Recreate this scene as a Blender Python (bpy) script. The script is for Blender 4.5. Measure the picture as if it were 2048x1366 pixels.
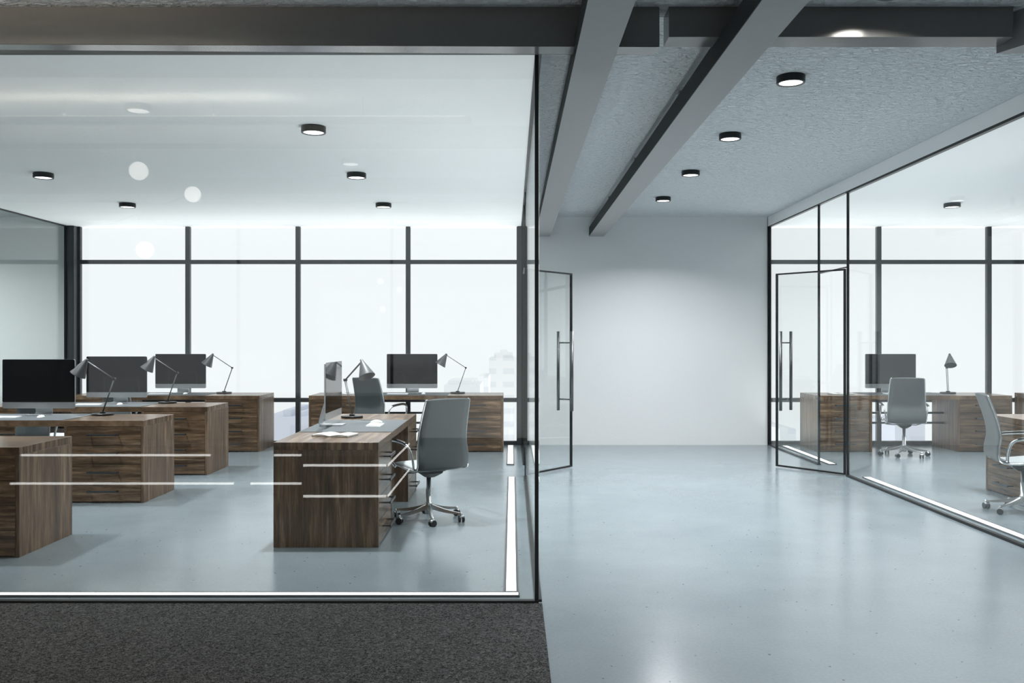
import bpy, bmesh, math, random
from mathutils import Vector, Matrix
random.seed(7)
for o in list(bpy.data.objects): bpy.data.objects.remove(o)
scene = bpy.context.scene
COL = scene.collection
PI = math.pi

# ------------------------------------------------------------------ camera, sky, exposure
EYE = 1.5
cam_d = bpy.data.cameras.new('camera'); cam = bpy.data.objects.new('camera', cam_d); COL.objects.link(cam)
cam.location = (0, 0, EYE); cam.rotation_euler = (PI/2, 0, 0)
cam_d.sensor_width = 36.0; cam_d.lens = 1830/2048*36.0; cam_d.clip_start = 0.05; cam_d.clip_end = 2000
scene.camera = cam
SKY_FILL, SKY_FRONT, SKY_BEHIND = 2.7, 1.06, 0.98
world = bpy.data.worlds.new('sky'); scene.world = world; world.use_nodes = True
bg = world.node_tree.nodes['Background']
bg.inputs['Color'].default_value = (0.965, 0.985, 1.0, 1)
# high-rise in fog: even white haze at the horizon, extra glow added below it to light the ceilings
_N, _L = world.node_tree.nodes, world.node_tree.links
_tc = _N.new('ShaderNodeTexCoord'); _sp = _N.new('ShaderNodeSeparateXYZ'); _L.new(_tc.outputs['Generated'], _sp.inputs['Vector'])
_ab = _N.new('ShaderNodeMath'); _ab.operation = 'MULTIPLY'; _ab.inputs[1].default_value = -1.0; _L.new(_sp.outputs['Z'], _ab.inputs[0])
_el = _N.new('ShaderNodeMapRange'); _el.inputs['From Min'].default_value = 0.14; _el.inputs['From Max'].default_value = 0.42
_L.new(_ab.outputs[0], _el.inputs['Value'])
_fr = _N.new('ShaderNodeMapRange'); _fr.inputs['From Min'].default_value = -0.1; _fr.inputs['From Max'].default_value = 0.3
_L.new(_sp.outputs['Y'], _fr.inputs['Value'])
_mu = _N.new('ShaderNodeMath'); _mu.operation = 'MULTIPLY'; _L.new(_el.outputs[0], _mu.inputs[0]); _L.new(_fr.outputs[0], _mu.inputs[1])
_bs = _N.new('ShaderNodeMapRange'); _bs.inputs['From Min'].default_value = -0.3; _bs.inputs['From Max'].default_value = 0.3
_bs.inputs['To Min'].default_value = SKY_BEHIND; _bs.inputs['To Max'].default_value = SKY_FRONT; _L.new(_sp.outputs['Y'], _bs.inputs['Value'])
_st = _N.new('ShaderNodeMath'); _st.operation = 'MULTIPLY_ADD'; _st.inputs[1].default_value = SKY_FILL; _L.new(_bs.outputs[0], _st.inputs[2])
_L.new(_mu.outputs[0], _st.inputs[0]); _L.new(_st.outputs[0], bg.inputs['Strength'])
scene.view_settings.view_transform = 'Standard'; scene.view_settings.look = 'None'
scene.view_settings.exposure = 0.0; scene.view_settings.gamma = 1.0
scene.view_settings.use_curve_mapping = False
LAMP_W = {'corridor': 64, 'office': 44, 'lobby': 7, 'left': 85, 'entry': 18, 'front': 45}
UPLIGHT = {118: 1.8, 115: 4.8}      # watts per metre of floor strip, by beam spread
LAMP_S = {'front': 125, 'entry': 150, 'corridor': 140, 'office': 112, 'lobby': 150, 'left': 150}
LAMP_C = {'front': (0.97, 0.985, 1.0), 'entry': (1.0, 0.95, 0.88), 'corridor': (0.97, 0.985, 1.0), 'left': (0.96, 1.0, 0.98), 'office': (0.95, 0.98, 1.0), 'lobby': (1.0, 0.78, 0.55)}

# ------------------------------------------------------------------ dimensions
YG = 5.24          # front glass plane
YW = 13.26         # far wall and window plane
XL = 0.152         # left office side glass
XR = 3.73          # right office side glass
XLL = -6.42        # far left partition
ZO = 3.167         # office ceiling
ZC = 3.304         # corridor and lobby ceiling

# ------------------------------------------------------------------ materials
def new_mat(name):
    m = bpy.data.materials.new(name); m.use_nodes = True
    return m, m.node_tree.nodes, m.node_tree.links, m.node_tree.nodes['Principled BSDF']

def simple(name, col, rough=0.5, metal=0.0, noise=0.0, scale=40, bump=0.0, bscale=200, emit=None, es=0, spec=0.5):
    m, N, L, P = new_mat(name)
    P.inputs['Base Color'].default_value = (*col, 1); P.inputs['Roughness'].default_value = rough
    P.inputs['Metallic'].default_value = metal; P.inputs['Specular IOR Level'].default_value = spec
    tc = N.new('ShaderNodeTexCoord')
    if noise:
        n = N.new('ShaderNodeTexNoise'); n.inputs['Scale'].default_value = scale; n.inputs['Detail'].default_value = 5
        L.new(tc.outputs['Object'], n.inputs['Vector'])
        r = N.new('ShaderNodeMapRange'); r.inputs['To Min'].default_value = 1-noise; r.inputs['To Max'].default_value = 1+noise
        L.new(n.outputs['Fac'], r.inputs['Value'])
        mx = N.new('ShaderNodeVectorMath'); mx.operation = 'SCALE'; mx.inputs[0].default_value = col
        L.new(r.outputs['Result'], mx.inputs['Scale']); L.new(mx.outputs['Vector'], P.inputs['Base Color'])
    if bump:
        n = N.new('ShaderNodeTexNoise'); n.inputs['Scale'].default_value = bscale; n.inputs['Detail'].default_value = 4
        L.new(tc.outputs['Object'], n.inputs['Vector'])
        b = N.new('ShaderNodeBump'); b.inputs['Strength'].default_value = bump; b.inputs['Distance'].default_value = 0.01
        L.new(n.outputs['Fac'], b.inputs['Height']); L.new(b.outputs['Normal'], P.inputs['Normal'])
    if emit:
        P.inputs['Emission Color'].default_value = (*emit, 1); P.inputs['Emission Strength'].default_value = es
    return m

def wood(name, grain):            # grain: 'x' along the desk, 'z' upright
    m, N, L, P = new_mat(name)
    tc = N.new('ShaderNodeTexCoord'); oi = N.new('ShaderNodeObjectInfo')
    off = N.new('ShaderNodeVectorMath'); off.operation = 'SCALE'; off.inputs[0].default_value = (7, 13, 5)
    L.new(oi.outputs['Random'], off.inputs['Scale'])
    add = N.new('ShaderNodeVectorMath'); add.operation = 'ADD'
    L.new(tc.outputs['Object'], add.inputs[0]); L.new(off.outputs['Vector'], add.inputs[1])
    mp = N.new('ShaderNodeMapping')
    mp.inputs['Scale'].default_value = {'x': (1.8, 26, 26), 'z': (24, 24, 1.5), 't': (1.8, 24, 2.0)}[grain]
    L.new(add.outputs['Vector'], mp.inputs['Vector'])
    n1 = N.new('ShaderNodeTexNoise'); n1.inputs['Scale'].default_value = 1.0; n1.inputs['Detail'].default_value = 6
    n1.inputs['Roughness'].default_value = 0.62; n1.inputs['Distortion'].default_value = 0.25
    L.new(mp.outputs['Vector'], n1.inputs['Vector'])
    cr = N.new('ShaderNodeValToRGB'); e = cr.color_ramp.elements
    e[0].position = 0.25; e[0].color = (0.026, 0.016, 0.010, 1)
    e[1].position = 0.76; e[1].color = (0.30, 0.203, 0.126, 1)
    x = cr.color_ramp.elements.new(0.5); x.color = (0.11, 0.068, 0.040, 1)
    L.new(n1.outputs['Fac'], cr.inputs['Fac'])
    n2 = N.new('ShaderNodeTexNoise'); n2.inputs['Scale'].default_value = 9.0; n2.inputs['Detail'].default_value = 3
    L.new(mp.outputs['Vector'], n2.inputs['Vector'])
    r2 = N.new('ShaderNodeMapRange'); r2.inputs['From Min'].default_value = 0.35; r2.inputs['From Max'].default_value = 0.65
    r2.inputs['To Min'].default_value = 0.78; r2.inputs['To Max'].default_value = 1.15
    L.new(n2.outputs['Fac'], r2.inputs['Value'])
    sc = N.new('ShaderNodeVectorMath'); sc.operation = 'SCALE'
    L.new(cr.outputs['Color'], sc.inputs[0]); L.new(r2.outputs['Result'], sc.inputs['Scale'])
    L.new(sc.outputs['Vector'], P.inputs['Base Color'])
    P.inputs['Roughness'].default_value = 0.42 if grain == 'z' else 0.25
    b = N.new('ShaderNodeBump'); b.inputs['Strength'].default_value = 0.12; b.inputs['Distance'].default_value = 0.004
    L.new(n2.outputs['Fac'], b.inputs['Height']); L.new(b.outputs['Normal'], P.inputs['Normal'])
    return m

def glass(name, tint, f0=0.043):            # clear sheet: straight-through transmission with Schlick reflection on each face
    m = bpy.data.materials.new(name); m.use_nodes = True
    N, L = m.node_tree.nodes, m.node_tree.links
    N.remove(N['Principled BSDF']); out = N['Material Output']
    lw = N.new('ShaderNodeLayerWeight'); lw.inputs['Blend'].default_value = 0.5
    pw = N.new('ShaderNodeMath'); pw.operation = 'POWER'; pw.inputs[1].default_value = 5.0
    L.new(lw.outputs['Facing'], pw.inputs[0])
    ma = N.new('ShaderNodeMath'); ma.operation = 'MULTIPLY_ADD'; ma.inputs[1].default_value = 0.42; ma.inputs[2].default_value = f0
    L.new(pw.outputs[0], ma.inputs[0])
    t = N.new('ShaderNodeBsdfTransparent'); t.inputs['Color'].default_value = (*tint, 1)
    g = N.new('ShaderNodeBsdfGlossy'); g.inputs['Roughness'].default_value = 0.0; g.inputs['Color'].default_value = (1, 1, 1, 1)
    mx = N.new('ShaderNodeMixShader')
    L.new(ma.outputs[0], mx.inputs[0]); L.new(t.outputs[0], mx.inputs[1]); L.new(g.outputs[0], mx.inputs[2])
    L.new(mx.outputs[0], out.inputs['Surface'])
    return m

def stucco(name, col, strength=0.5, scale=14, stretch=(1, 2.4, 1), rough=0.9, bd=0.03):
    m, N, L, P = new_mat(name)
    P.inputs['Base Color'].default_value = (*col, 1); P.inputs['Roughness'].default_value = rough
    P.inputs['Specular IOR Level'].default_value = 0.25
    g = N.new('ShaderNodeNewGeometry'); mp = N.new('ShaderNodeMapping'); mp.inputs['Scale'].default_value = stretch
    L.new(g.outputs['Position'], mp.inputs['Vector'])
    n = N.new('ShaderNodeTexNoise'); n.inputs['Scale'].default_value = scale; n.inputs['Detail'].default_value = 4
    n.inputs['Roughness'].default_value = 0.55; n.inputs['Distortion'].default_value = 0.8
    L.new(mp.outputs['Vector'], n.inputs['Vector'])
    b = N.new('ShaderNodeBump'); b.inputs['Strength'].default_value = strength; b.inputs['Distance'].default_value = bd
    L.new(n.outputs['Fac'], b.inputs['Height']); L.new(b.outputs['Normal'], P.inputs['Normal'])
    return m

def concrete():
    m, N, L, P = new_mat('polished concrete')
    g = N.new('ShaderNodeNewGeometry')
    n = N.new('ShaderNodeTexNoise'); n.inputs['Scale'].default_value = 0.9; n.inputs['Detail'].default_value = 7; n.inputs['Roughness'].default_value = 0.6
    L.new(g.outputs['Position'], n.inputs['Vector'])
    cr = N.new('ShaderNodeValToRGB'); e = cr.color_ramp.elements
    e[0].position = 0.3; e[0].color = (0.165, 0.202, 0.222, 1); e[1].position = 0.7; e[1].color = (0.205, 0.245, 0.266, 1)
    L.new(n.outputs['Fac'], cr.inputs['Fac'])
    fine = N.new('ShaderNodeTexNoise'); fine.inputs['Scale'].default_value = 60; fine.inputs['Detail'].default_value = 4
    L.new(g.outputs['Position'], fine.inputs['Vector'])
    fr = N.new('ShaderNodeMapRange'); fr.inputs['To Min'].default_value = 0.86; fr.inputs['To Max'].default_value = 1.14
    L.new(fine.outputs['Fac'], fr.inputs['Value'])
    # pits: small dark specks, some rounds only
    v = N.new('ShaderNodeTexVoronoi'); v.inputs['Scale'].default_value = 17; L.new(g.outputs['Position'], v.inputs['Vector'])
    sep = N.new('ShaderNodeSeparateColor'); L.new(v.outputs['Color'], sep.inputs['Color'])
    thr = N.new('ShaderNodeMapRange'); thr.inputs['From Min'].default_value = 0.55; thr.inputs['From Max'].default_value = 1.0
    thr.inputs['To Min'].default_value = 0.0; thr.inputs['To Max'].default_value = 0.13
    L.new(sep.outputs['Red'], thr.inputs['Value'])
    lt = N.new('ShaderNodeMath'); lt.operation = 'LESS_THAN'; L.new(v.outputs['Distance'], lt.inputs[0]); L.new(thr.outputs['Result'], lt.inputs[1])
    pit = N.new('ShaderNodeMapRange'); pit.inputs['To Min'].default_value = 1.0; pit.inputs['To Max'].default_value = 0.35
    L.new(lt.outputs[0], pit.inputs['Value'])
    mul = N.new('ShaderNodeMath'); mul.operation = 'MULTIPLY'; L.new(fr.outputs['Result'], mul.inputs[0]); L.new(pit.outputs['Result'], mul.inputs[1])
    sc = N.new('ShaderNodeVectorMath'); sc.operation = 'SCALE'; L.new(cr.outputs['Color'], sc.inputs[0]); L.new(mul.outputs[0], sc.inputs['Scale'])
    L.new(sc.outputs['Vector'], P.inputs['Base Color'])
    rr = N.new('ShaderNodeMapRange'); rr.inputs['To Min'].default_value = 0.16; rr.inputs['To Max'].default_value = 0.25
    L.new(n.outputs['Fac'], rr.inputs['Value']); L.new(rr.outputs['Result'], P.inputs['Roughness'])
    P.inputs['Specular IOR Level'].default_value = 0.6
    b = N.new('ShaderNodeBump'); b.inputs['Strength'].default_value = 0.06; b.inputs['Distance'].default_value = 0.004
    L.new(fine.outputs['Fac'], b.inputs['Height']); L.new(b.outputs['Normal'], P.inputs['Normal'])
    return m

def carpet_mat():
    m, N, L, P = new_mat('charcoal carpet')
    g = N.new('ShaderNodeNewGeometry')
    n = N.new('ShaderNodeTexNoise'); n.inputs['Scale'].default_value = 72; n.inputs['Detail'].default_value = 6; n.inputs['Roughness'].default_value = 0.7
    n.inputs['Distortion'].default_value = 1.4
    L.new(g.outputs['Position'], n.inputs['Vector'])
    cr = N.new('ShaderNodeValToRGB'); e = cr.color_ramp.elements
    e[0].position = 0.42; e[0].color = (0.008, 0.0085, 0.009, 1); e[1].position = 0.64; e[1].color = (0.145, 0.149, 0.151, 1)
    L.new(n.outputs['Fac'], cr.inputs['Fac']); L.new(cr.outputs['Color'], P.inputs['Base Color'])
    P.inputs['Roughness'].default_value = 0.95; P.inputs['Specular IOR Level'].default_value = 0.1
    b = N.new('ShaderNodeBump'); b.inputs['Strength'].default_value = 0.9; b.inputs['Distance'].default_value = 0.012
    L.new(n.outputs['Fac'], b.inputs['Height']); L.new(b.outputs['Normal'], P.inputs['Normal'])
    return m

M = {}
M['wood_h'] = wood('oak grain along', 'x'); M['wood_t'] = wood('oak desktop', 't'); M['wood_v'] = wood('oak grain upright', 'z')
M['floor'] = concrete(); M['carpet'] = carpet_mat()
M['ceil_off'] = stucco('white office ceiling', (0.90, 0.91, 0.91), 0.12)
M['ceil_cor'] = stucco('grey stucco ceiling', (0.64, 0.69, 0.715), 1.0, 19, (1, 1.25, 1), bd=0.085)
M['wall'] = stucco('painted wall', (0.70, 0.72, 0.725), 0.05, 22, (1, 1, 1))
M['header'] = simple('dark satin metal', (0.105, 0.108, 0.107), 0.2, 0.0, 0.06, 30, spec=0.6)
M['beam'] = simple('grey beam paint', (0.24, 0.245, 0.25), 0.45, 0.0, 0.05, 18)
M['beam_dark'] = simple('near-black beam tone', (0.022, 0.027, 0.029), 0.75, 0.0, 0.05, 18, spec=0.2)
M['frame'] = simple('black frame metal', (0.012, 0.014, 0.015), 0.4, 0.3)
M['mullion'] = simple('window frame metal', (0.045, 0.05, 0.053), 0.4, 0.2)
M['glass'] = glass('partition glass', (0.975, 0.988, 0.985))
M['wglass'] = glass('window glass', (0.99, 0.995, 0.995), 0.012)
M['smoked'] = glass('lobby window glass', (0.73, 0.74, 0.74), 0.02)
M['steel'] = simple('brushed steel', (0.16, 0.165, 0.165), 0.35, 1.0)
M['chrome'] = simple('polished aluminium', (0.80, 0.81, 0.82), 0.24, 1.0)
M['alu'] = simple('monitor aluminium', (0.62, 0.64, 0.66), 0.3, 0.85)
M['screen'] = simple('black screen glass', (0.008, 0.009, 0.010), 0.06, 0.0)
M['black'] = simple('black plastic', (0.012, 0.013, 0.014), 0.35)
M['lampgrey'] = simple('lamp shade lacquer', (0.095, 0.10, 0.104), 0.4, 0.2)
M['fabric'] = simple('grey chair fabric', (0.072, 0.082, 0.087), 0.8, 0.0, 0.15, 300, 0.25, 500)
M['seatfab'] = simple('light seat fabric', (0.42, 0.44, 0.45), 0.85, 0.0, 0.12, 200, 0.25, 500)
M['mat'] = simple('grey leather mat', (0.075, 0.085, 0.092), 0.6, 0.0, 0.08, 60)
M['white'] = simple('white plastic', (0.85, 0.86, 0.86), 0.35)
M['keys'] = simple('keycaps', (0.70, 0.71, 0.72), 0.4)
M['paper'] = simple('book paper', (0.78, 0.78, 0.76), 0.8, 0.0, 0.05, 50)
M['cover'] = simple('book cover', (0.03, 0.032, 0.035), 0.5)
M['handle'] = simple('drawer handle metal', (0.09, 0.095, 0.098), 0.32, 0.8)
M['diffuser'] = simple('lamp diffuser', (0.9, 0.9, 0.9), 0.4, emit=(1, 0.98, 0.95), es=3.0)
M['led'] = simple('light strip lens', (0.9, 0.9, 0.9), 0.4, emit=(1, 1, 1), es=1.15)
M['bled'] = simple('bench light strip', (0.9, 0.9, 0.9), 0.4, emit=(1, 0.99, 0.97), es=5.5)
M['globe'] = simple('opal globe', (0.9, 0.88, 0.85), 0.3, emit=(1, 0.95, 0.88), es=4.0)
M['stripframe'] = simple('strip channel', (0.10, 0.105, 0.11), 0.4, 0.5)
M['bench'] = simple('bench panel', (0.05, 0.045, 0.042), 0.5)

def facade(name, wall, win, sx, sz):
    m, N, L, P = new_mat(name)
    tc = N.new('ShaderNodeTexCoord'); mp = N.new('ShaderNodeMapping')
    L.new(tc.outputs['Object'], mp.inputs['Vector'])
    sep = N.new('ShaderNodeSeparateXYZ'); L.new(mp.outputs['Vector'], sep.inputs['Vector'])
    def band(out, s, duty):
        a = N.new('ShaderNodeMath'); a.operation = 'MULTIPLY'; a.inputs[1].default_value = s; L.new(out, a.inputs[0])
        f = N.new('ShaderNodeMath'); f.operation = 'FRACT'; L.new(a.outputs[0], f.inputs[0])
        l = N.new('ShaderNodeMath'); l.operation = 'LESS_THAN'; l.inputs[1].default_value = duty; L.new(f.outputs[0], l.inputs[0])
        return l.outputs[0]
    bx_, bz_ = band(sep.outputs['X'], sx, 0.62), band(sep.outputs['Z'], sz, 0.42)
    mu = N.new('ShaderNodeMath'); mu.operation = 'MULTIPLY'; L.new(bx_, mu.inputs[0]); L.new(bz_, mu.inputs[1])
    mix = N.new('ShaderNodeMix'); mix.data_type = 'RGBA'
    mix.inputs[6].default_value = (*wall, 1); mix.inputs[7].default_value = (*win, 1)
    L.new(mu.outputs[0], mix.inputs[0]); L.new(mix.outputs[2], P.inputs['Base Color'])
    P.inputs['Roughness'].default_value = 0.9; P.inputs['Specular IOR Level'].default_value = 0.0
    return m
M['tower'] = facade('haze-whitened tower facade', (0.97, 0.97, 0.97), (0.86, 0.88, 0.90), 0.22, 0.30)  # distance haze put into the colour: facades paled towards white
M['block'] = facade('haze-whitened block facade', (0.93, 0.94, 0.96), (0.84, 0.87, 0.91), 0.12, 0.26)
M['blue'] = facade('bluish block facade', (0.72, 0.75, 0.83), (0.66, 0.69, 0.78), 0.12, 0.26)

# ------------------------------------------------------------------ mesh helpers
def box(bm, a, b, bev=0.0):
    a, b = Vector(a), Vector(b)
    lo = Vector([min(a[i], b[i]) for i in range(3)]); hi = Vector([max(a[i], b[i]) for i in range(3)])
    r = bmesh.ops.create_cube(bm, size=1.0, matrix=Matrix.Translation((lo+hi)/2) @ Matrix.Diagonal((*(hi-lo), 1)))
    if bev:
        es = list({e for v in r['verts'] for e in v.link_edges})
        bmesh.ops.bevel(bm, geom=es, offset=bev, segments=2, affect='EDGES', profile=0.6)
    return bm

def tube(bm, pts, r, seg=10, rz=None):
    pts = [Vector(p) for p in pts]; rings = []
    n = len(pts)
    up = None
    for i, p in enumerate(pts):
        t = (pts[min(i+1, n-1)] - pts[max(i-1, 0)]).normalized()
        if up is None:
            up = Vector((0, 0, 1)) if abs(t.z) < 0.9 else Vector((0, 1, 0))
        s = t.cross(up).normalized(); u = s.cross(t).normalized(); up = u
        rr = r[i] if isinstance(r, (list, tuple)) else r
        ru = rr*(rz if rz else 1)
        rings.append([bm.verts.new(p + s*math.cos(2*PI*k/seg)*rr + u*math.sin(2*PI*k/seg)*ru) for k in range(seg)])
    for i in range(n-1):
        for k in range(seg):
            f = bm.faces.new((rings[i][k], rings[i][(k+1) % seg], rings[i+1][(k+1) % seg], rings[i+1][k])); f.smooth = True
    bm.faces.new(rings[0][::-1]); bm.faces.new(rings[-1])
    return bm

def lathe(bm, prof, seg=32, mat=None, smooth=True, closed=False):
    mat = mat or Matrix.Identity(4); rings = []
    for r, z in prof:
        if r < 1e-6: rings.append([bm.verts.new(mat @ Vector((0, 0, z)))])
        else: rings.append([bm.verts.new(mat @ Vector((r*math.cos(2*PI*k/seg), r*math.sin(2*PI*k/seg), z))) for k in range(seg)])
    prs = list(zip(rings, rings[1:])) + ([(rings[-1], rings[0])] if closed else [])
    for a, b in prs:
        for k in range(seg):
            k2 = (k+1) % seg
            if len(a) == 1 and len(b) == 1: continue
            if len(a) == 1: f = bm.faces.new((a[0], b[k2], b[k]))
            elif len(b) == 1: f = bm.faces.new((a[k], a[k2], b[0]))
            else: f = bm.faces.new((a[k], a[k2], b[k2], b[k]))
            f.smooth = smooth
    return bm

def poly_prism(bm, pts, z0, z1):
    a = [bm.verts.new((x, y, z0)) for x, y in pts]; b = [bm.verts.new((x, y, z1)) for x, y in pts]
    bm.faces.new(a[::-1]); bm.faces.new(b)
    for i in range(len(pts)):
        j = (i+1) % len(pts); bm.faces.new((a[i], a[j], b[j], b[i]))
    return bm

def smooth_path(pts, n=6):        # Catmull-Rom
    P = [Vector(p) for p in pts]; out = []
    for i in range(len(P)-1):
        p0, p1, p2, p3 = P[max(i-1, 0)], P[i], P[i+1], P[min(i+2, len(P)-1)]
        for k in range(n):
            t = k/n
            out.append(0.5*((2*p1)+(-p0+p2)*t+(2*p0-5*p1+4*p2-p3)*t*t+(-p0+3*p1-3*p2+p3)*t**3))
    out.append(P[-1]); return out

def obj(name, bm, mat, parent=None, label=None):
    bmesh.ops.recalc_face_normals(bm, faces=bm.faces[:])
    me = bpy.data.meshes.new(name); bm.to_mesh(me); bm.free()
    me.materials.append(M[mat])
    o = bpy.data.objects.new(name, me); COL.objects.link(o)
    if parent: o.parent = parent
    if label: o['label'] = label
    return o
def B(): return bmesh.new()
def part(name, a, b, mat, parent=None, bev=0.0, label=None): return obj(name, box(B(), a, b, bev), mat, parent, label)
def struct(o): o['kind'] = 'structure'; return o
def thing(name, label, cat, loc=(0, 0, 0), rz=0, group=None):
    o = bpy.data.objects.new(name, None); COL.objects.link(o); o.empty_display_size = 0.1
    o.location = loc; o.rotation_euler = (0, 0, rz); o['label'] = label; o['category'] = cat
    if group: o['group'] = group
    return o
def tag(o, label, cat, group=None):
    o['label'] = label; o['category'] = cat
    if group: o['group'] = group
    return o
def copy_tree(o, parent=None):
    c = o.copy(); COL.objects.link(c)
    if parent: c.parent = parent
    for ch in list(o.children): copy_tree(ch, c)
    return c
def place(proto, used, loc, rz, label):
    o = proto if not used else copy_tree(proto)
    o.location = loc; o.rotation_euler = (0, 0, rz); o['label'] = label
    return o
def struct_empty(name):
    o = bpy.data.objects.new(name, None); COL.objects.link(o); o['kind'] = 'structure'; o.empty_display_size = 0.1
    return o

# ------------------------------------------------------------------ the setting
X0, X1, YB = -10.0, 11.0, -3.16
struct(part('floor', (X0, YB, -0.2), (X1, YW+0.30, 0), 'floor'))
struct(part('ceiling', (X0, YB, ZC), (X1, YW+0.30, ZC+0.2), 'ceil_cor'))
struct(part('ceiling_left', (XLL, YG, ZO), (XL+0.02, YW+0.18, ZC), 'ceil_off'))
struct(part('ceiling_right', (XR-0.02, YG, ZO), (X1, YW+0.18, ZC), 'ceil_off'))
struct(part('wall_back', (XL+0.04, YW, 0), (XR-0.03, YW+0.2, ZC), 'wall'))
struct(part('wall_back_left', (X0, YW, 0), (XLL-0.03, YW+0.2, ZC), 'wall'))
struct(part('wall_left', (X0-0.2, YB, 0), (X0, YW+0.2, ZC), 'wall'))
struct(part('wall_right', (X1, YB, 0), (X1+0.2, YW+0.2, ZC), 'wall'))
struct(part('wall_front_left', (X0, YB-0.2, 0), (-6.4, YB, ZC), 'header'))
struct(part('wall_front_right', (5.2, YB-0.2, 0), (X1, YB, ZC), 'wall'))

wn = [0]
def window(x0, x1, y, facing=1, rails=(0.65, 2.655), zt=ZO, w=0.033, gl='wglass'):
    wn[0] += 1
    t = struct_empty('window_%d' % wn[0])
    bm = B(); d = 0.06
    zs = [0.0] + list(rails) + [zt]
    box(bm, (x0, y, 0), (x0+w, y+d, zt)); box(bm, (x1-w, y, 0), (x1, y+d, zt))
    box(bm, (x0+w, y, 0), (x1-w, y+d, 0.055))
    for r in rails: box(bm, (x0+w, y, r-0.03), (x1-w, y+d, r+0.03))
    obj('window_frame', bm, 'mullion', t)
    for i in range(len(zs)-1):
        za = zs[i] + (0.055 if i == 0 else 0.03); zb = zs[i+1] - (0.0 if i == len(zs)-2 else 0.03)
        part('window_pane', (x0+w, y+0.025, za), (x1-w, y+0.035, zb), gl, t)
    return t
for xa, xb in ((-6.30, -4.71), (-4.71, -3.11), (-3.11, -1.51), (-1.51, 0.10)): window(xa, xb, YW+0.02)
for xa in (3.73, 5.33, 6.93, 8.53): window(xa, min(xa+1.6, X1), YW+0.02)
window(10.13, X1, YW+0.02)
# the tall windows of the lobby behind the camera, mirrored in the front glass
xs = [-6.4, -4.1, -1.8, 0.5, 2.8, 5.2]
for xa, xb in zip(xs, xs[1:]): window(xa, xb, YB-0.10, rails=(), zt=ZC, w=0.02, gl='smoked')
# posts where partitions meet the facade
struct(part('trim_1', (-6.42, YW-0.10, 0), (-6.30, YW+0.08, ZO), 'mullion', bev=0.01))
struct(part('trim_2', (0.08, YW-0.04, 0), (XL+0.04, YW+0.08, ZO), 'mullion'))
struct(part('trim_3', (XR-0.03, YW-0.03, 0), (XR, YW+0.10, ZO), 'frame'))

# glass partitions
F = 0.022
def partition(name, p0, p1, z0, z1, posts=(True, True), rail=F, bottom=True, top=True):
    """one sheet of glass between p0 and p1 in a slim black frame"""
    t = struct_empty(name)
    p0, p1 = Vector((*p0, 0)), Vector((*p1, 0)); d = (p1-p0); Lg = d.length; a = math.atan2(d.y, d.x)
    t.location = p0; t.rotation_euler = (0, 0, a)
    bm = B()
    if bottom: box(bm, (0, -0.02, z0), (Lg, 0.02, z0+rail))
    if top: box(bm, (0, -0.02, z1-rail), (Lg, 0.02, z1))
    zb, zt = z0+(rail if bottom else 0), z1-(rail if top else 0)
    if posts[0]: box(bm, (0, -0.012, zb), (F, 0.012, zt))
    if posts[1]: box(bm, (Lg-F, -0.012, zb), (Lg, 0.012, zt))
    obj('glazing_frame', bm, 'frame', t)
    part('glass_pane', (F if posts[0] else 0, -0.006, zb), (Lg-F if posts[1] else Lg, 0.006, zt), 'glass', t)
    return t
partition('wall_glass_front', (XLL, YG), (XL, YG), 0, ZO, rail=0.02)
partition('wall_glass_side_left', (XL, YG+0.03), (XL, 10.16), 0, ZO, posts=(False, True), rail=0.014)
partition('wall_glass_transom_left', (XL, 10.16), (XL, 11.10), 2.32, ZO, posts=(False, False), rail=0.012)
partition('wall_glass_end_left', (XL, 11.10), (XL, YW-0.04), 0, ZO, rail=0.014)
partition('wall_glass_far_left', (XLL, YG+0.03), (XLL, YW-0.10), 0, ZO, posts=(False, True), rail=0.014)
partition('wall_glass_side_right', (XR, YG+0.03), (XR, 10.17), 0, ZO, posts=(False, True), rail=0.022)
partition('wall_glass_transom_right', (XR, 10.17), (XR, 11.11), 2.32, ZO, posts=(False, False), rail=0.012)
partition('wall_glass_end_right', (XR, 11.11), (XR, YW-0.03), 0, ZO, rail=0.016)
partition('wall_glass_front_right', (XR, YG), (X1, YG), 0, ZO, rail=0.02)

def door(name, hinge, tip):
    t = struct_empty(name)
    h, e = Vector((*hinge, 0)), Vector((*tip, 0)); d = e-h; Lg = d.length
    t.location = h; t.rotation_euler = (0, 0, math.atan2(d.y, d.x))
    bm = B(); w = 0.018; z0, z1 = 0.012, 2.31
    box(bm, (0.012, -0.014, z0), (0.012+w, 0.014, z1)); box(bm, (Lg-w, -0.014, z0), (Lg, 0.014, z1))
    box(bm, (0.012+w, -0.014, z0), (Lg-w, 0.014, z0+w)); box(bm, (0.012+w, -0.014, z1-w), (Lg-w, 0.014, z1))
    obj('door_frame', bm, 'frame', t)
    part('door_pane', (0.012+w, -0.005, z0+w), (Lg-w, 0.005, z1-w), 'glass', t)
    hx = Lg-0.135
    hd = None
    for s in (-1, 1):
        bm = B(); tube(bm, [(hx, s*0.098, 0.685), (hx, s*0.098, 1.62)], 0.018, 16)
        for z in (0.82, 1.485): tube(bm, [(hx, s*0.004, z), (hx, s*0.085, z)], 0.008, 10)
        obj('door_handle', bm, 'steel', t)
    return t
door('door_1', (XL+0.01, 10.19), (0.708, 10.89))
door('door_2', (XR-0.005, 10.19), (3.16, 10.94))

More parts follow.
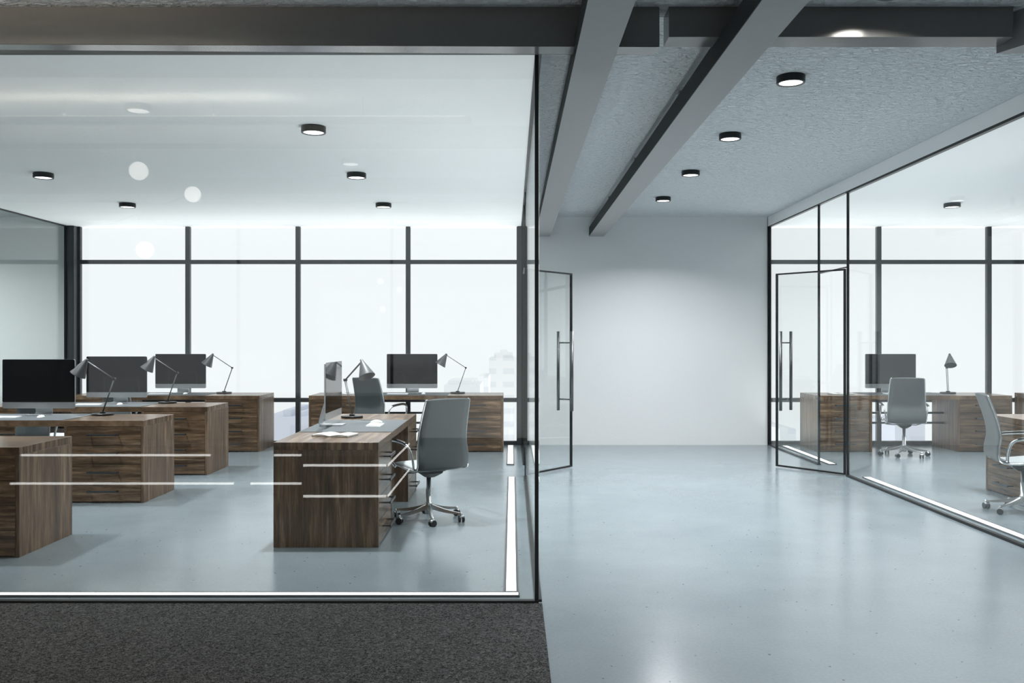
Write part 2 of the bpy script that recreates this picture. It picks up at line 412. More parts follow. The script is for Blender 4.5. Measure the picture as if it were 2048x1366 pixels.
# header beams across the opening, in front of the glass
bm = B()   # left header, its lower front edge drops slightly to the right
def hexa(bm, P8):
    v = [bm.verts.new(p) for p in P8]
    for f in ((0, 1, 2, 3), (7, 6, 5, 4), (0, 4, 5, 1), (1, 5, 6, 2), (2, 6, 7, 3), (3, 7, 4, 0)): bm.faces.new([v[i] for i in f])
xa, xb = -9.9, 0.795
za, zb = 3.128, 3.087
hexa(bm, [(xa, 4.93, za), (xb, 4.93, zb), (xb, 5.11, 3.10), (xa, 5.11, 3.118), (xa, 4.93, ZC), (xb, 4.93, ZC), (xb, 5.11, ZC), (xa, 5.11, ZC)])
bmesh.ops.bevel(bm, geom=bm.edges[:], offset=0.003, segments=2, affect='EDGES')
struct(obj('trim_4', bm, 'header'))
bm = B(); hexa(bm, [(0.845, 4.93, 3.141), (2.70, 4.93, 3.141), (2.70, 5.10, 3.141), (0.845, 5.10, 3.141), (0.845, 4.9292, ZC), (2.70, 4.9292, ZC), (2.70, 5.10, ZC), (0.845, 5.10, ZC)])
struct(obj('trim_5', bm, 'header'))
bm = B(); poly_prism(bm, [(2.70, 5.10), (2.78, 4.93), (4.6, 4.93), (4.6, 5.10)], 3.105, ZC)
struct(obj('trim_6', bm, 'beam'))
# shallow beams behind the camera on the lobby ceiling
for k, y in enumerate((2.6, 0.2, -1.6)):
    struct(part('trim_%d' % (7+k), (X0, y, 3.16), (XL+0.1, y+0.22, ZC), 'beam'))

def ceiling_beam(x0, x1, label):
    t = thing('ceiling_beam', label, 'beam', ((x0+x1)/2, 0, 3.022), 0, 'steel beams over the corridor'); w = (x1-x0)/2
    part('beam_body', (-w, 3.0, 0.006), (w, YW-0.002, 0.13), 'beam_dark', t, label='near-black beam side')  # body near-black, underside a lighter grey
    part('beam_underside', (-w, 3.0, 0), (w, YW-0.002, 0.006), 'beam', t, label='mid-grey beam underside')
    for y in (4.2, 6.6, 9.0, 11.4): part('hanger', (-0.02, y-0.02, 0.13), (0.02, y+0.02, ZC-3.022), 'beam', t)
    return t
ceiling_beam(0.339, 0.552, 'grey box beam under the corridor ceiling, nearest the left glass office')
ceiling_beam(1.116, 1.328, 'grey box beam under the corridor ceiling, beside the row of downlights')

cp = part('carpet', (X0, YB, 0.0), (0.172, YG-0.022, 0.008), 'carpet')
tag(cp, 'dark charcoal looped carpet in front of the left glass office', 'carpet')

# ------------------------------------------------------------------ floor light strips
def strip(a, b, label, w=0.075, spread=118):
    a, b = Vector((*a, 0)), Vector((*b, 0)); d = b-a; Lg = d.length
    t = thing('floor_light_strip', label, 'light', a, math.atan2(d.y, d.x), 'light strips set in the floor')
    part('lens', (0.008, -w/2+0.012, 0.0), (Lg-0.008, w/2-0.012, 0.010), 'led', t)
    bm = B(); box(bm, (0, -w/2, 0), (Lg, -w/2+0.012, 0.012)); box(bm, (0, w/2-0.012, 0), (Lg, w/2, 0.012))
    box(bm, (0, -w/2+0.012, 0), (0.008, w/2-0.012, 0.012)); box(bm, (Lg-0.008, -w/2+0.012, 0), (Lg, w/2-0.012, 0.012))
    obj('channel', bm, 'stripframe', t)
    ld = bpy.data.lights.new('light_tube', 'AREA'); ld.shape = 'RECTANGLE'; ld.size = Lg-0.03; ld.size_y = w-0.03
    ld.energy = UPLIGHT[spread]*Lg; ld.spread = math.radians(spread); ld.color = (0.97, 0.99, 1.0)
    lo = bpy.data.objects.new('light_tube', ld); COL.objects.link(lo); lo.parent = t; lo.location = (Lg/2, 0, 0.0125); lo.rotation_euler = (PI, 0, 0)
strip((-6.2, 5.405), (0.045, 5.405), 'long white light strip in the floor behind the front glass', 0.085)
strip((-0.005, 5.45), (-0.005, 10.09), 'white floor light strip along the left office side glass, near the chair', 0.085, 115)
strip((-0.02, 11.12), (-0.02, 13.15), 'short white floor light strip at the left office window, past the door', 0.095, 115)
strip((3.90, 5.6), (3.90, 10.07), 'long white floor light strip inside the right office glass', 0.10, 115)
strip((3.90, 11.12), (3.90, 13.1), 'short white floor light strip behind the open right glass door', 0.10, 115)

# ------------------------------------------------------------------ downlights
def make_downlight(kind):
    t = thing('ceiling_downlight', '', 'ceiling light', group='round black downlights')
    bm = B(); lathe(bm, [(0.0, -0.001), (0.093, -0.001), (0.095, -0.006), (0.095, -0.046), (0.093, -0.050), (0.080, -0.050), (0.078, -0.040), (0.0, -0.040)], 40, smooth=False)
    obj('housing', bm, 'frame', t)
    bm = B(); lathe(bm, [(0.0, -0.0405), (0.077, -0.0405), (0.077, -0.045), (0.0, -0.046)], 40, smooth=False)
    obj('diffuser', bm, 'diffuser', t)
    ld = bpy.data.lights.new('bulb', 'AREA'); ld.shape = 'DISK'; ld.size = 0.15
    ld.spread = math.radians(LAMP_S[kind]); ld.energy = LAMP_W[kind]; ld.color = LAMP_C[kind]
    lo = bpy.data.objects.new('bulb', ld); COL.objects.link(lo); lo.parent = t; lo.location = (0, 0, -0.0475)
    return t
def lights(kind, z, rows):
    p = make_downlight(kind)
    for i, (x, y, lab) in enumerate(rows): place(p, i > 0, (x, y, z), 0, lab)
lights('corridor', ZC, [(1.895, 6.22, 'round black downlight on the grey corridor ceiling, largest and nearest of its row'),
    (1.895, 7.95, 'round black corridor downlight, second nearest of the row beside the beam'),
    (1.89, 9.68, 'round black corridor downlight, third nearest of the row beside the beam'),
    (1.89, 11.44, 'smallest round black corridor downlight, nearest the far white wall')])
lights('entry', ZC, [(1.92, 4.62, 'round black downlight just in front of the dark header, its glow mirrored there')])
lights('office', ZO, [(-1.54, 7.10, 'round black downlight on the left office ceiling, largest and nearest'),
    (-1.54, 9.06, 'round black left office downlight above the middle of the right desk column'),
    (-1.55, 11.04, 'round black left office downlight nearest the windows in the right row'),
    (-4.64, 7.10, 'round black left office downlight above the nearest desk at the left edge'),
    (-4.64, 9.06, 'leftmost round black downlight seen on the left office ceiling'),
    (-4.64, 11.04, 'round black left office downlight nearest the windows in the left row'),
    (5.31, 11.04, 'round black downlight on the right office ceiling near its windows'),
    (5.31, 9.06, 'round black right office downlight above the side of the cropped desk'),
    (5.31, 7.10, 'round black right office downlight nearest the lobby'),
    (8.4, 11.04, 'round black right office downlight beyond the picture, near the windows'),
    (8.4, 8.1, 'round black right office downlight beyond the picture, mid room')])
lights('front', ZC, [(2.1, 2.87, 'added unseen round black downlight brightening the bare concrete floor of the lobby')])  # lamp added out of view to brighten the near floor
lights('lobby', ZC, [(-2.85, 3.5, 'round black downlight with warm light on the lobby ceiling by the header'),
    (-5.0, 3.5, 'round black warm downlight on the lobby ceiling, further left'),
    (-1.6, 1.4, 'round black warm downlight on the lobby ceiling above the benches'),
    ])
lights('left', ZC, [(-8.2, 11.4, 'added unseen round black downlight past the far left glass, nearest the wall'),
    (-8.2, 9.0, 'added unseen round black downlight past the far left glass, further from the wall')])  # both lamps added out of view to light the left corridor

# ------------------------------------------------------------------ desks
DL, DD, DH, DT, PW = 2.64, 0.765, 0.765, 0.055, 0.74
def make_desk():
    t = thing('office_desk', '', 'desk', group='oak office desks')
    h = DL/2
    part('desktop', (-h, 0, DH-DT), (h, DD, DH), 'wood_t', t, 0.003)
    part('desk_mat', (-0.56, 0.0, DH), (0.56, DD-0.004, DH+0.003), 'mat', t)
    for s in (-1, 1):
        x_out, x_in = s*h, s*(h-PW)
        xa, xb = min(x_out, x_in), max(x_out, x_in)
        bm = B()
        box(bm, (xa, 0, 0.0), (xa+0.028, DD, DH-DT), 0.002)
        box(bm, (xb-0.028, 0, 0.0), (xb, DD, DH-DT), 0.002)
        box(bm, (xa+0.028, DD-0.02, 0.0), (xb-0.028, DD-0.001, DH-DT))
        box(bm, (xa+0.028, 0.03, 0.0), (xb-0.028, DD-0.02, 0.02))
        ped = obj('pedestal', bm, 'wood_v', t)
        for k in range(4):
            z1 = DH-DT-0.003-k*0.1745; z0 = z1-0.1715
            dr = part('drawer', (xa+0.030, 0.002, z0), (xb-0.030, DD-0.08, z1), 'wood_h', ped, 0.0015)
            bm = B(); zc = z1-0.072; xc = (xa+xb)/2; hw = 0.14
            box(bm, (xc-hw, -0.060, zc-0.010), (xc+hw, -0.050, zc+0.010), 0.002)
            for q in (-1, 1): box(bm, (xc+q*(hw-0.012)-0.006, -0.051, zc-0.006), (xc+q*(hw-0.012)+0.006, 0.004, zc+0.006))
            obj('drawer_handle', bm, 'handle', ped)
    for z in (0.50, 0.36):
        bm = B(); box(bm, (-(h-PW), 0.40, z-0.014), (h-PW, 0.43, z+0.014), 0.003)
        obj('crossbar', bm, 'mullion', t)
    return t
# name: centre of the sitter-side edge, rotation
DK = {'D1': ((-4.74, 6.35), 0), 'D2': ((-4.74, 8.50), 0), 'D3': ((-4.74, 10.27), 0), 'D4': ((-4.75, 12.42), 0),
      'B': ((-0.972, 7.98), PI/2), 'D5': ((-1.44, 12.42), 0),
      'R1': ((5.47, 12.42), 0), 'R2': ((4.80, 7.95), -PI/2), 'R3': ((8.55, 12.40), 0)}
dlab = {'D1': 'oak desk cropped at the left edge, nearest of the left column, bare top corner',
        'D2': 'oak desk with four drawers, second nearest in the left column',
        'D3': 'oak desk third nearest in the left column, mostly behind others',
        'D4': 'oak desk of the left column standing nearest the windows',
        'B': 'oak desk turned end-on in the middle of the left office, open book on it',
        'D5': 'oak desk by the left office windows behind the turned desk and its chair',
        'R1': 'oak desk by the right office windows behind the open glass door',
        'R2': 'oak desk turned sideways at the right edge, behind the cropped chair',
        'R3': 'oak desk corner by the right office windows, cut by the right edge'}
pd = make_desk()
for i, (k, (c, rz)) in enumerate(DK.items()): place(pd, i > 0, (*c, 0), rz, dlab[k])
def on(k, lx, ly, z=DH):
    (cx, cy), rz = DK[k]; c, s = math.cos(rz), math.sin(rz)
    return (cx+lx*c-ly*s, cy+lx*s+ly*c, z), rz

# ------------------------------------------------------------------ monitors
def make_monitor():
    t = thing('computer_monitor', '', 'monitor', group='all-in-one computers on the desks')
    W, z0, z1 = 0.72, 0.068, 0.555
    def rrect(x0, x1, za, zb, y0, y1, r):
        bm = B(); pts = []
        for cx, cz, a0 in ((x1-r, zb-r, 0), (x0+r, zb-r, 90), (x0+r, za+r, 180), (x1-r, za+r, 270)):
            for q in range(5):
                a = math.radians(a0+q*22.5); pts.append((cx+r*math.cos(a), cz+r*math.sin(a)))
        a = [bm.verts.new((x, y0, z)) for x, z in pts]; b = [bm.verts.new((x, y1, z)) for x, z in pts]
        bm.faces.new(a); bm.faces.new(b[::-1])
        for i in range(len(pts)):
            j = (i+1) % len(pts); bm.faces.new((a[i], a[j], b[j], b[i]))
        return bm
    bm = rrect(-W/2, W/2, z0, z1, 0.0, 0.012, 0.016)
    # soft bulge of the back
    g = [(-0.30, 0.10), (0.30, 0.10), (0.30, 0.52), (-0.30, 0.52)]
    a = [bm.verts.new((x, 0.012, z)) for x, z in g]
    b = [bm.verts.new((x*0.55, 0.042, 0.30+(z-0.30)*0.5)) for x, z in g]
    bm.faces.new(b)
    for i in range(4):
        j = (i+1) % 4; bm.faces.new((a[i], a[j], b[j], b[i]))
    obj('monitor_body', bm, 'alu', t)
    obj('screen', rrect(-W/2+0.001, W/2-0.001, z0+0.062, z1-0.001, -0.0025, 0.0, 0.012), 'screen', t)
    bm = B()   # bent sheet stand: foot runs towards the sitter, neck leans back
    prof = smooth_path([(0, -0.09, 0.006), (0, 0.05, 0.006), (0, 0.095, 0.008), (0, 0.112, 0.028), (0, 0.095, 0.10), (0, 0.058, 0.22), (0, 0.035, 0.30)], 5)
    prev = None
    for i, p in enumerate(prof):
        q = prof[min(i+1, len(prof)-1)]-prof[max(i-1, 0)]; nn = Vector((0, -q.z, q.y)).normalized()*0.0045
        w = 0.085
        ring = [bm.verts.new((-w, p.y+nn.y, p.z+nn.z)), bm.verts.new((w, p.y+nn.y, p.z+nn.z)), bm.verts.new((w, p.y-nn.y, max(p.z-nn.z, 0.0005))), bm.verts.new((-w, p.y-nn.y, max(p.z-nn.z, 0.0005)))]
        if prev:
            for a_ in range(4): bm.faces.new((prev[a_], prev[(a_+1) % 4], ring[(a_+1) % 4], ring[a_]))
        else: bm.faces.new(ring[::-1])
        prev = ring
    bm.faces.new(prev)
    obj('stand', bm, 'alu', t)
    return t
mon = {'D2': 'black-screened all-in-one computer at the left edge, on the second nearest desk',
       'D3': 'computer partly behind a lamp, between the black one and the smaller window one',
       'D4': 'grey-screened computer on the left column desk nearest the windows',
       'B': 'computer seen almost edge-on on the turned middle desk',
       'D5': 'grey-screened computer by the window, behind the turned desk in the left office',
       'R1': 'grey-screened computer in the right office, behind a chair back'}
pm = make_monitor()
for i, (k, lab) in enumerate(mon.items()):
    (p, rz) = on(k, {'D2': 0.04, 'D3': 0.05, 'D4': 0.04, 'B': 0.02, 'D5': 0.02, 'R1': -0.09}[k], 0.585, DH+0.003)
    place(pm, i > 0, p, rz, lab)

# ------------------------------------------------------------------ desk lamps
def make_lamp():
    t = thing('desk_lamp', '', 'desk lamp', group='grey jointed desk lamps')   # head leans to local -x
    bm = B(); lathe(bm, [(0, 0), (0.103, 0), (0.105, 0.003), (0.105, 0.016), (0.102, 0.019), (0.027, 0.019), (0.027, 0.033), (0.0, 0.034)], 40, smooth=False)
    obj('lamp_base', bm, 'black', t)
    J = Vector((0.115, 0, 0.36)); T = Vector((-0.165, 0, 0.545)); A = Vector((0.0, 0, 0.03))
    bm = B()
    for s in (-1, 1): tube(bm, [A+Vector((0, s*0.008, 0)), J+Vector((0, s*0.008, 0))], 0.0042, 8)
    obj('lower_arm', bm, 'lampgrey', t)
    bm = B(); tube(bm, [J+Vector((0, -0.016, 0)), J+Vector((0, 0.016, 0))], 0.013, 14); obj('joint', bm, 'black', t)
    bm = B()
    for s in (-1, 1): tube(bm, [J+Vector((0, s*0.006, 0)), T+Vector((0, s*0.006, 0))], 0.0042, 8)
    obj('upper_arm', bm, 'lampgrey', t)
    ax = Vector((-0.50, 0, -0.86)).normalized()
    q = Vector((0, 0, -1)).rotation_difference(ax).to_matrix().to_4x4()
    mt = Matrix.Translation(T) @ q
    bm = B(); lathe(bm, [(0.0, 0.018), (0.014, 0.018), (0.016, 0.0), (0.024, -0.018), (0.079, -0.162), (0.080, -0.166), (0.076, -0.166), (0.022, -0.022), (0.0, -0.020)], 36, mt)
    sh = obj('lamp_shade', bm, 'lampgrey', t)
    bm = B(); lathe(bm, [(0.0, -0.05), (0.012, -0.055), (0.024, -0.09), (0.020, -0.115), (0.0, -0.125)], 20, mt); obj('bulb', bm, 'white', sh)
    return t
lamp = {'D2': ('dark cone desk lamp overlapping the black screen and the next computer', 0.66, 0.62, 0),
        'D3': ('cone desk lamp between the two grey screens of the left column', 0.64, 0.62, 0),
        'D4': ('cone desk lamp against the window on the far desk of the left column', 0.67, 0.55, 0),
        'B': ('large cone desk lamp on the turned middle desk beside the edge-on computer', 0.84, 0.57, 0.0),
        'D5': ('cone desk lamp against the window right of the left office window computer', 0.67, 0.55, 0),
        'R1': ('cone desk lamp facing forward on the right office window desk', 0.70, 0.53, 0)}
lrot = {'D2': 0, 'D3': 0, 'D4': 0, 'B': math.radians(134), 'D5': math.radians(8), 'R1': math.radians(72)}
pl = make_lamp()
for i, (k, (lab, lx, ly, _)) in enumerate(lamp.items()):
    p, rz = on(k, lx, ly); p = (p[0], p[1], p[2]+0.001); place(pl, i > 0, p, lrot[k], lab)

# ------------------------------------------------------------------ keyboards, mice, books
def make_keyboard():
    t = thing('keyboard', '', 'keyboard', group='white keyboards')
    bm = B(); v = []
    hexa(bm, [(-0.145, -0.06, 0.0), (0.145, -0.06, 0.0), (0.145, 0.06, 0.0), (-0.145, 0.06, 0.0), (-0.145, -0.06, 0.005), (0.145, -0.06, 0.005), (0.145, 0.06, 0.013), (-0.145, 0.06, 0.013)])
    obj('keyboard_base', bm, 'white', t)
    bm = B()
    for r in range(5):
        for c in range(14):
            x = -0.134+c*0.0206; y = -0.050+r*0.0205; z = 0.0052+(y+0.06)/0.12*0.008
            box(bm, (x-0.008, y-0.008, z-0.001), (x+0.008, y+0.008, z+0.0025))
    kk = obj('key', bm, 'keys', t); kk['kind'] = 'stuff'
    return t
def make_mouse():
    bm = B(); bmesh.ops.create_uvsphere(bm, u_segments=20, v_segments=12, radius=1.0)
    for v in bm.verts:
        v.co = Vector((v.co.x*0.029, v.co.y*0.056, max(v.co.z, 0.0)*0.026))
    for f in bm.faces: f.smooth = True
    return tag(obj('computer_mouse', bm, 'white'), '', 'mouse', 'white computer mice')
kbd = {'D2': ('white keyboard on the mat below the black screen', -0.32), 'D3': ('white keyboard on the third desk of the left column', -0.32),
       'D4': ('white keyboard on the far window desk of the left column', -0.28), 'D5': ('white keyboard on the window desk behind the turned desk', -0.27),
       'B': ('white keyboard on the turned middle desk', -0.05), 'R1': ('white keyboard on the right office window desk', -0.35)}
pk = make_keyboard(); pmo = make_mouse()
for i, (k, (lab, lx)) in enumerate(kbd.items()):
    ly = 0.30; p, rz = on(k, -0.15 if k != 'B' else 0.0, ly if k != 'B' else 0.22, DH+0.003)
    place(pk, i > 0, p, rz, lab)
    p, rz = on(k, 0.21 if k != 'B' else 0.27, 0.30 if k != 'B' else 0.25, DH+0.003)
    place(pmo, i > 0, p, rz, lab.replace('white keyboard', 'white computer mouse').replace('below', 'by'))

def make_book():
    t = thing('open_book', '', 'book', group='open books')
    for nm, r, mat in (('book_cover', 0, 'cover'), ('pages', 1, 'paper')):
        bm = B()
        for s in (-1, 1):
            n = 8; top = []; bot = []
            for i in range(n+1):
                u = i/n; x = s*u*0.15
                hgt = (0.005+0.020*math.sin(min(u*1.5, 1)*PI*0.5)*(1-u*0.60)) if r else 0.0025
                top.append((x, hgt)); bot.append((x, 0.0028 if r else 0.0))
            ins = 0.004 if r else 0.0
            for y0, y1 in ((-0.105+ins, 0.105-ins),):
                vt = [[bm.verts.new((x, y, z)) for x, z in top] for y in (y0, y1)]
                vb = [[bm.verts.new((x, y, z)) for x, z in bot] for y in (y0, y1)]
                for i in range(n):
                    bm.faces.new((vt[0][i], vt[0][i+1], vt[1][i+1], vt[1][i])); bm.faces.new((vb[0][i], vb[1][i], vb[1][i+1], vb[0][i+1]))
                    for k in (0, 1): bm.faces.new((vb[k][i], vb[k][i+1], vt[k][i+1], vt[k][i]))
                bm.faces.new((vt[0][n], vt[1][n], vb[1][n], vb[0][n]))
        obj(nm, bm, mat, t)
    return t
pb = make_book()
p, _ = on('B', -0.83, 0.41); place(pb, False, p, math.radians(-14), 'open white book on the near end of the turned middle desk')
p, _ = on('D5', -0.86, 0.35); place(pb, True, p, math.radians(6), 'open book on the left end of the window desk behind the turned desk')
p, _ = on('R1', -0.88, 0.35); place(pb, True, p, math.radians(8), 'open book on the right office desk behind the glass door')

# ------------------------------------------------------------------ office chairs
def make_chair():
    t = thing('office_chair', '', 'chair', group='grey high-backed office chairs')     # sitter faces local +y
    seat = [(0.245, 0.440), (0.225, 0.462), (0.16, 0.470), (0.05, 0.462), (-0.08, 0.448), (-0.17, 0.446)]
    back = [(-0.17, 0.446), (-0.225, 0.458), (-0.252, 0.50), (-0.250, 0.58), (-0.236, 0.67), (-0.248, 0.77), (-0.280, 0.88), (-0.315, 0.98), (-0.335, 1.035)]
    def sheet(prof, hw, th, crown=0.0):
        pr = smooth_path([(0, y, z) for y, z in prof], 5); bm = B(); n = len(pr); nx = 8
        fr, bk = [], []
        for i, p in enumerate(pr):
            q = pr[min(i+1, n-1)]-pr[max(i-1, 0)]; nn = Vector((0, -q.z, q.y)).normalized()
            if nn.z < 0 and abs(q.y) > abs(q.z): nn = -nn
            w = hw(i/(n-1)); rf, rb = [], []
            for k in range(nx+1):
                u = -1+2*k/nx; c = crown*(u*u)
                e = th*(0.35 + 0.65*math.sqrt(max(0, 1-u**4)))
                rf.append(bm.verts.new((u*w, p.y+nn.y*(e/2+c), p.z+nn.z*(e/2+c)))); rb.append(bm.verts.new((u*w, p.y-nn.y*(e/2-c), p.z-nn.z*(e/2-c))))
            fr.append(rf); bk.append(rb)
        for i in range(n-1):
            for k in range(nx):
                bm.faces.new((fr[i][k], fr[i][k+1], fr[i+1][k+1], fr[i+1][k])).smooth = True
                bm.faces.new((bk[i][k], bk[i+1][k], bk[i+1][k+1], bk[i][k+1])).smooth = True
            for k in (0, nx): bm.faces.new((fr[i][k], fr[i+1][k], bk[i+1][k], bk[i][k]))
        for i in (0, n-1):
            for k in range(nx): bm.faces.new((fr[i][k], fr[i][k+1], bk[i][k+1], bk[i][k]))
        return bm, pr
    hs = lambda u: 0.232-0.004*u
    hb = lambda u: 0.228-0.034*max(0, (u-0.35))/0.65 - (0.012 if u > 0.985 else 0)
    bm, ps = sheet(seat, hs, 0.030); obj('seat', bm, 'seatfab', t, 'light grey seat pad')
    bm, pb_ = sheet(back, hb, 0.024, 0.010); obj('backrest', bm, 'fabric', t)
    full = ps[:-1]+pb_
    for s in (-1, 1):
        m1 = len(ps)-1; pts = []
        for i, p in enumerate(full):
            w = hs(i/m1) if i < m1 else hb((i-m1)/(len(pb_)-1))
            pts.append((s*(w+0.004), p.y, p.z-0.004))
        bm = B(); tube(bm, pts, 0.0085, 8); obj('side_rail', bm, 'chrome', t)
        arm = smooth_path([(s*0.245, 0.13, 0.452), (s*0.262, 0.20, 0.50), (s*0.272, 0.225, 0.60), (s*0.275, 0.205, 0.652), (s*0.275, 0.12, 0.672), (s*0.275, -0.02, 0.668), (s*0.272, -0.12, 0.655), (s*0.262, -0.165, 0.62), (s*0.248, -0.185, 0.55), (s*0.238, -0.19, 0.462)], 5)
        bm = B(); tube(bm, arm, 0.0095, 8, 1.5); ar = obj('armrest', bm, 'chrome', t)
        pad = [p+Vector((0, 0, 0.010)) for p in arm if p.z > 0.650]
        bm = B(); tube(bm, pad, 0.0165, 8, 0.55); obj('arm_pad', bm, 'black', ar)
    bm = B(); poly = [(-0.075, -0.11), (0.075, -0.11), (0.09, 0.02), (0.06, 0.13), (-0.06, 0.13), (-0.09, 0.02)]
    top = [bm.verts.new((x*1.15, y, 0.438)) for x, y in poly]; mid = [bm.verts.new((x, y*0.95, 0.400)) for x, y in poly]; low = [bm.verts.new((x*0.40, y*0.42, 0.362)) for x, y in poly]
    bm.faces.new(top); bm.faces.new(low[::-1])
    for a, b in ((top, mid), (mid, low)):
        for i in range(6): bm.faces.new((a[i], a[(i+1) % 6], b[(i+1) % 6], b[i]))
    tube(bm, [(0.05, -0.02, 0.41), (0.14, -0.02, 0.405), (0.21, 0.0, 0.425)], 0.005, 8)
    tube(bm, [(-0.05, 0.03, 0.41), (-0.13, 0.03, 0.40), (-0.22, 0.03, 0.408)], 0.005, 8)
    obj('tilt_mechanism', bm, 'black', t)
    bm = B(); lathe(bm, [(0, 0.055), (0.030, 0.055), (0.033, 0.075), (0.033, 0.140), (0.029, 0.148), (0.025, 0.150), (0.025, 0.26), (0.020, 0.262), (0.020, 0.37), (0, 0.37)], 24)
    obj('column', bm, 'chrome', t)
    for k in range(6):
        a = k*PI/3+math.radians(8); d = Vector((math.cos(a), math.sin(a), 0)); s = Vector((-d.y, d.x, 0))
        bm = B(); R = 0.295; ring0 = None
        for i in range(9):
            u = i/8; r = 0.022+u*(R-0.022); zt = 0.135-0.060*u-0.008*math.sin(PI*u); hgt = 0.040*(1-u)+0.014*u; w = 0.017*(1-u)+0.011*u
            c = d*r
            ring = [bm.verts.new(c+s*w*0.7+Vector((0, 0, zt))), bm.verts.new(c-s*w*0.7+Vector((0, 0, zt))), bm.verts.new(c-s*w+Vector((0, 0, zt-hgt))), bm.verts.new(c+s*w+Vector((0, 0, zt-hgt)))]
            if ring0:
                for q in range(4): bm.faces.new((ring0[q], ring0[(q+1) % 4], ring[(q+1) % 4], ring[q]))
            else: bm.faces.new(ring[::-1])
            ring0 = ring
        bm.faces.new(ring0)
        leg = obj('base_leg', bm, 'chrome', t)
        c = d*R
        bm = B(); ws = math.radians(35); rs = Vector((math.cos(a+ws), math.sin(a+ws), 0))
        for q in (-1, 1):
            p = c+rs*q*0.016; tube(bm, [p+rs*q*(-0.008)+Vector((0, 0, 0.0265)), p+rs*q*0.008+Vector((0, 0, 0.0265))], 0.0265, 18)
        obj('caster', bm, 'black', leg, 'black twin-wheel caster')
        bm = B(); fw = rs.cross(Vector((0, 0, 1)))
        tube(bm, [c+rs*(-0.021)+Vector((0, 0, 0.045)), c+rs*0.021+Vector((0, 0, 0.045))], 0.0235, 16, 0.62)
        tube(bm, [c+Vector((0, 0, 0.045)), c+Vector((0, 0, 0.078))], 0.010, 12)
        obj('caster_hood', bm, 'chrome', leg)
    return t
chairs = [((-0.70, 7.70), 33, 'grey high-backed office chair with chrome arms beside the turned middle desk'),
    ((-1.74, 12.08), -26, 'grey office chair half hidden behind the lamp of the turned desk'),
    ((-5.02, 9.98), -20, 'office chair back glimpsed through the kneehole of the second left desk'),
    ((-5.02, 12.05), -20, 'office chair mostly hidden behind the computer of the third left desk'),
    ((5.15, 12.02), -16, 'grey office chair seen squarely from behind in the right office'),
    ((4.50, 8.05), -104, 'grey office chair cut by the right picture edge, seen from its side')]
pc = make_chair()
for i, (p, deg, lab) in enumerate(chairs): place(pc, i > 0, (*p, 0), math.radians(deg), lab)

# ------------------------------------------------------------------ lobby pieces mirrored in the front glass
def bench(x0, x1, y1, depth, label, side=False, inset=(0.0, 0.0), linset=(0.0, 0.0)):
    t = thing('lobby_bench', label, 'bench', ((x0+x1)/2, y1, 0.008), 0, 'low dark benches in the lobby'); w = (x1-x0)/2
    part('bench_body', (-w, -depth, 0.0), (w, 0, 0.50), 'bench', t, 0.004)
    for z, e, le in ((0.418, inset[0], linset[0]), (0.150, inset[1], linset[1])):
        part('bench_light', (-w+0.01+le, 0.0, z-0.010), (w-0.01-e, 0.006, z+0.010), 'bled', t)
        if side: part('bench_light', (w, -depth*0.95, z-0.010), (w+0.006, -0.0, z+0.010), 'bled', t)
bench(-1.82, -1.08, 2.54, 1.75, 'low dark lobby bench with two light lines, nearest the corner', True)
bench(-4.75, -2.62, 1.83, 0.6, 'longest low dark lobby bench with two light lines', inset=(0.22, 0.0), linset=(0.1, 0.0))
bench(-2.48, -1.98, 1.83, 0.6, 'short low dark lobby bench with two light lines between two others', linset=(0.22, 0.0))
rc = thing('reception_counter', 'long oak counter at the back of the lobby', 'counter', (-3.6, -2.0, 0.008))
part('counter_top', (-2.4, -0.7, 0.62), (2.35, 0.02, 0.75), 'wood_h', rc, 0.004)
part('counter_body', (-2.36, -0.66, 0.0), (2.31, -0.01, 0.62), 'wood_h', rc)
pn = thing('pendant_lamp', 'pendant lamp with three opal globes hanging in the lobby', 'pendant lamp', (-3.59, 1.68, 0))
bm = B(); tube(bm, [(0, 0, 2.35), (0, 0, ZC)], 0.005, 8); tube(bm, [(-0.30, 0, 2.62), (0.46, 0, 2.90)], 0.005, 8); tube(bm, [(0, 0, 2.36), (0.06, 0, 2.36)], 0.005, 8); obj('rod', bm, 'steel', pn)
for gx, gz, gr in ((0.0, 3.14, 0.087), (0.52, 2.915, 0.075), (0.06, 2.38, 0.08)):
    bm = B(); bmesh.ops.create_uvsphere(bm, u_segments=24, v_segments=16, radius=gr, matrix=Matrix.Translation((gx, 0, gz)))
    for f in bm.faces: f.smooth = True
    obj('globe', bm, 'globe', pn)

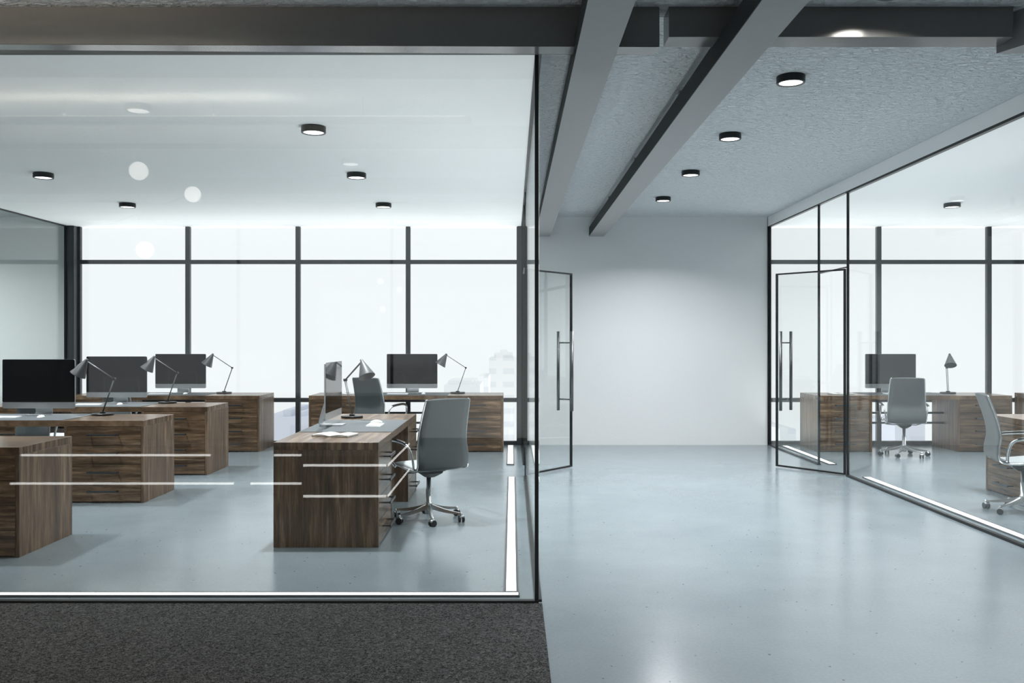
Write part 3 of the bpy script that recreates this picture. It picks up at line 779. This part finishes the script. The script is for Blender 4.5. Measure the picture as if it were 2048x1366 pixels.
lp = thing('linear_pendant', 'long slim uplight hung close under the lobby ceiling', 'pendant lamp', (-3.3, 3.73, 3.13))
part('lamp_body', (-3.0, -0.05, -0.02), (3.0, 0.05, 0.02), 'stripframe', lp, 0.002)
for hx in (-2.2, -1.1, 0.0, 1.1, 2.2):
    bm = B(); tube(bm, [(hx, 0, 0.02), (hx, 0, ZC-3.13)], 0.003, 6); obj('suspension_rod', bm, 'steel', lp)
part('lens', (-2.95, -0.04, 0.02), (2.95, 0.04, 0.024), 'globe', lp)
ld = bpy.data.lights.new('light_tube', 'AREA'); ld.shape = 'RECTANGLE'; ld.size = 4.0; ld.size_y = 0.07; ld.energy = 240; ld.color = (1.0, 0.84, 0.68)
lo = bpy.data.objects.new('light_tube', ld); COL.objects.link(lo); lo.parent = lp; lo.location = (-0.4, 0, 0.0265); lo.rotation_euler = (PI, 0, 0)

# ------------------------------------------------------------------ city in the haze
def building(px0, px1, pyt, Y, mat, label, depth=20, steps=()):
    X0_, X1_ = (px0-1024)/1830*Y, (px1-1024)/1830*Y; zt = EYE+(683-pyt)/1830*Y
    t = thing('city_building', label, 'building', ((X0_+X1_)/2, Y, -60), 0, 'hazy buildings beyond the windows'); w = (X1_-X0_)/2
    part('tower_body', (-w, 0, 0), (w, depth, zt+60), mat, t)
    for (a, b, py) in steps:
        za = (a-1024)/1830*Y-(X0_+X1_)/2; zb = (b-1024)/1830*Y-(X0_+X1_)/2
        part('roof_block', (za, 2, zt+60), (zb, depth-2, EYE+(683-py)/1830*Y+60), mat, t)
building(978, 1034, 716, 230, 'tower', 'tall pale tower with a stepped top seen past the window desk', 20, [(988, 1000, 706), (1000, 1014, 700), (1014, 1026, 705)])
building(958, 977, 752, 205, 'tower', 'narrow pale block stuck to the left side of the tall tower', 18)
building(888, 960, 770, 180, 'block', 'wide pale block with a flat planted roof behind the window lamp', 18, [(895, 950, 762)])
building(520, 640, 835, 150, 'blue', 'low bluish block seen under the window rail between the desks', 18, [(560, 575, 822), (590, 600, 826)])
building(1560, 1592, 858, 190, 'block', 'pale block low in the window behind the open right door', 18)
building(1790, 1850, 846, 170, 'blue', 'low bluish block under the right office desk', 18)
building(1745, 1785, 862, 200, 'block', 'pale low block left of the right office chair column', 18)
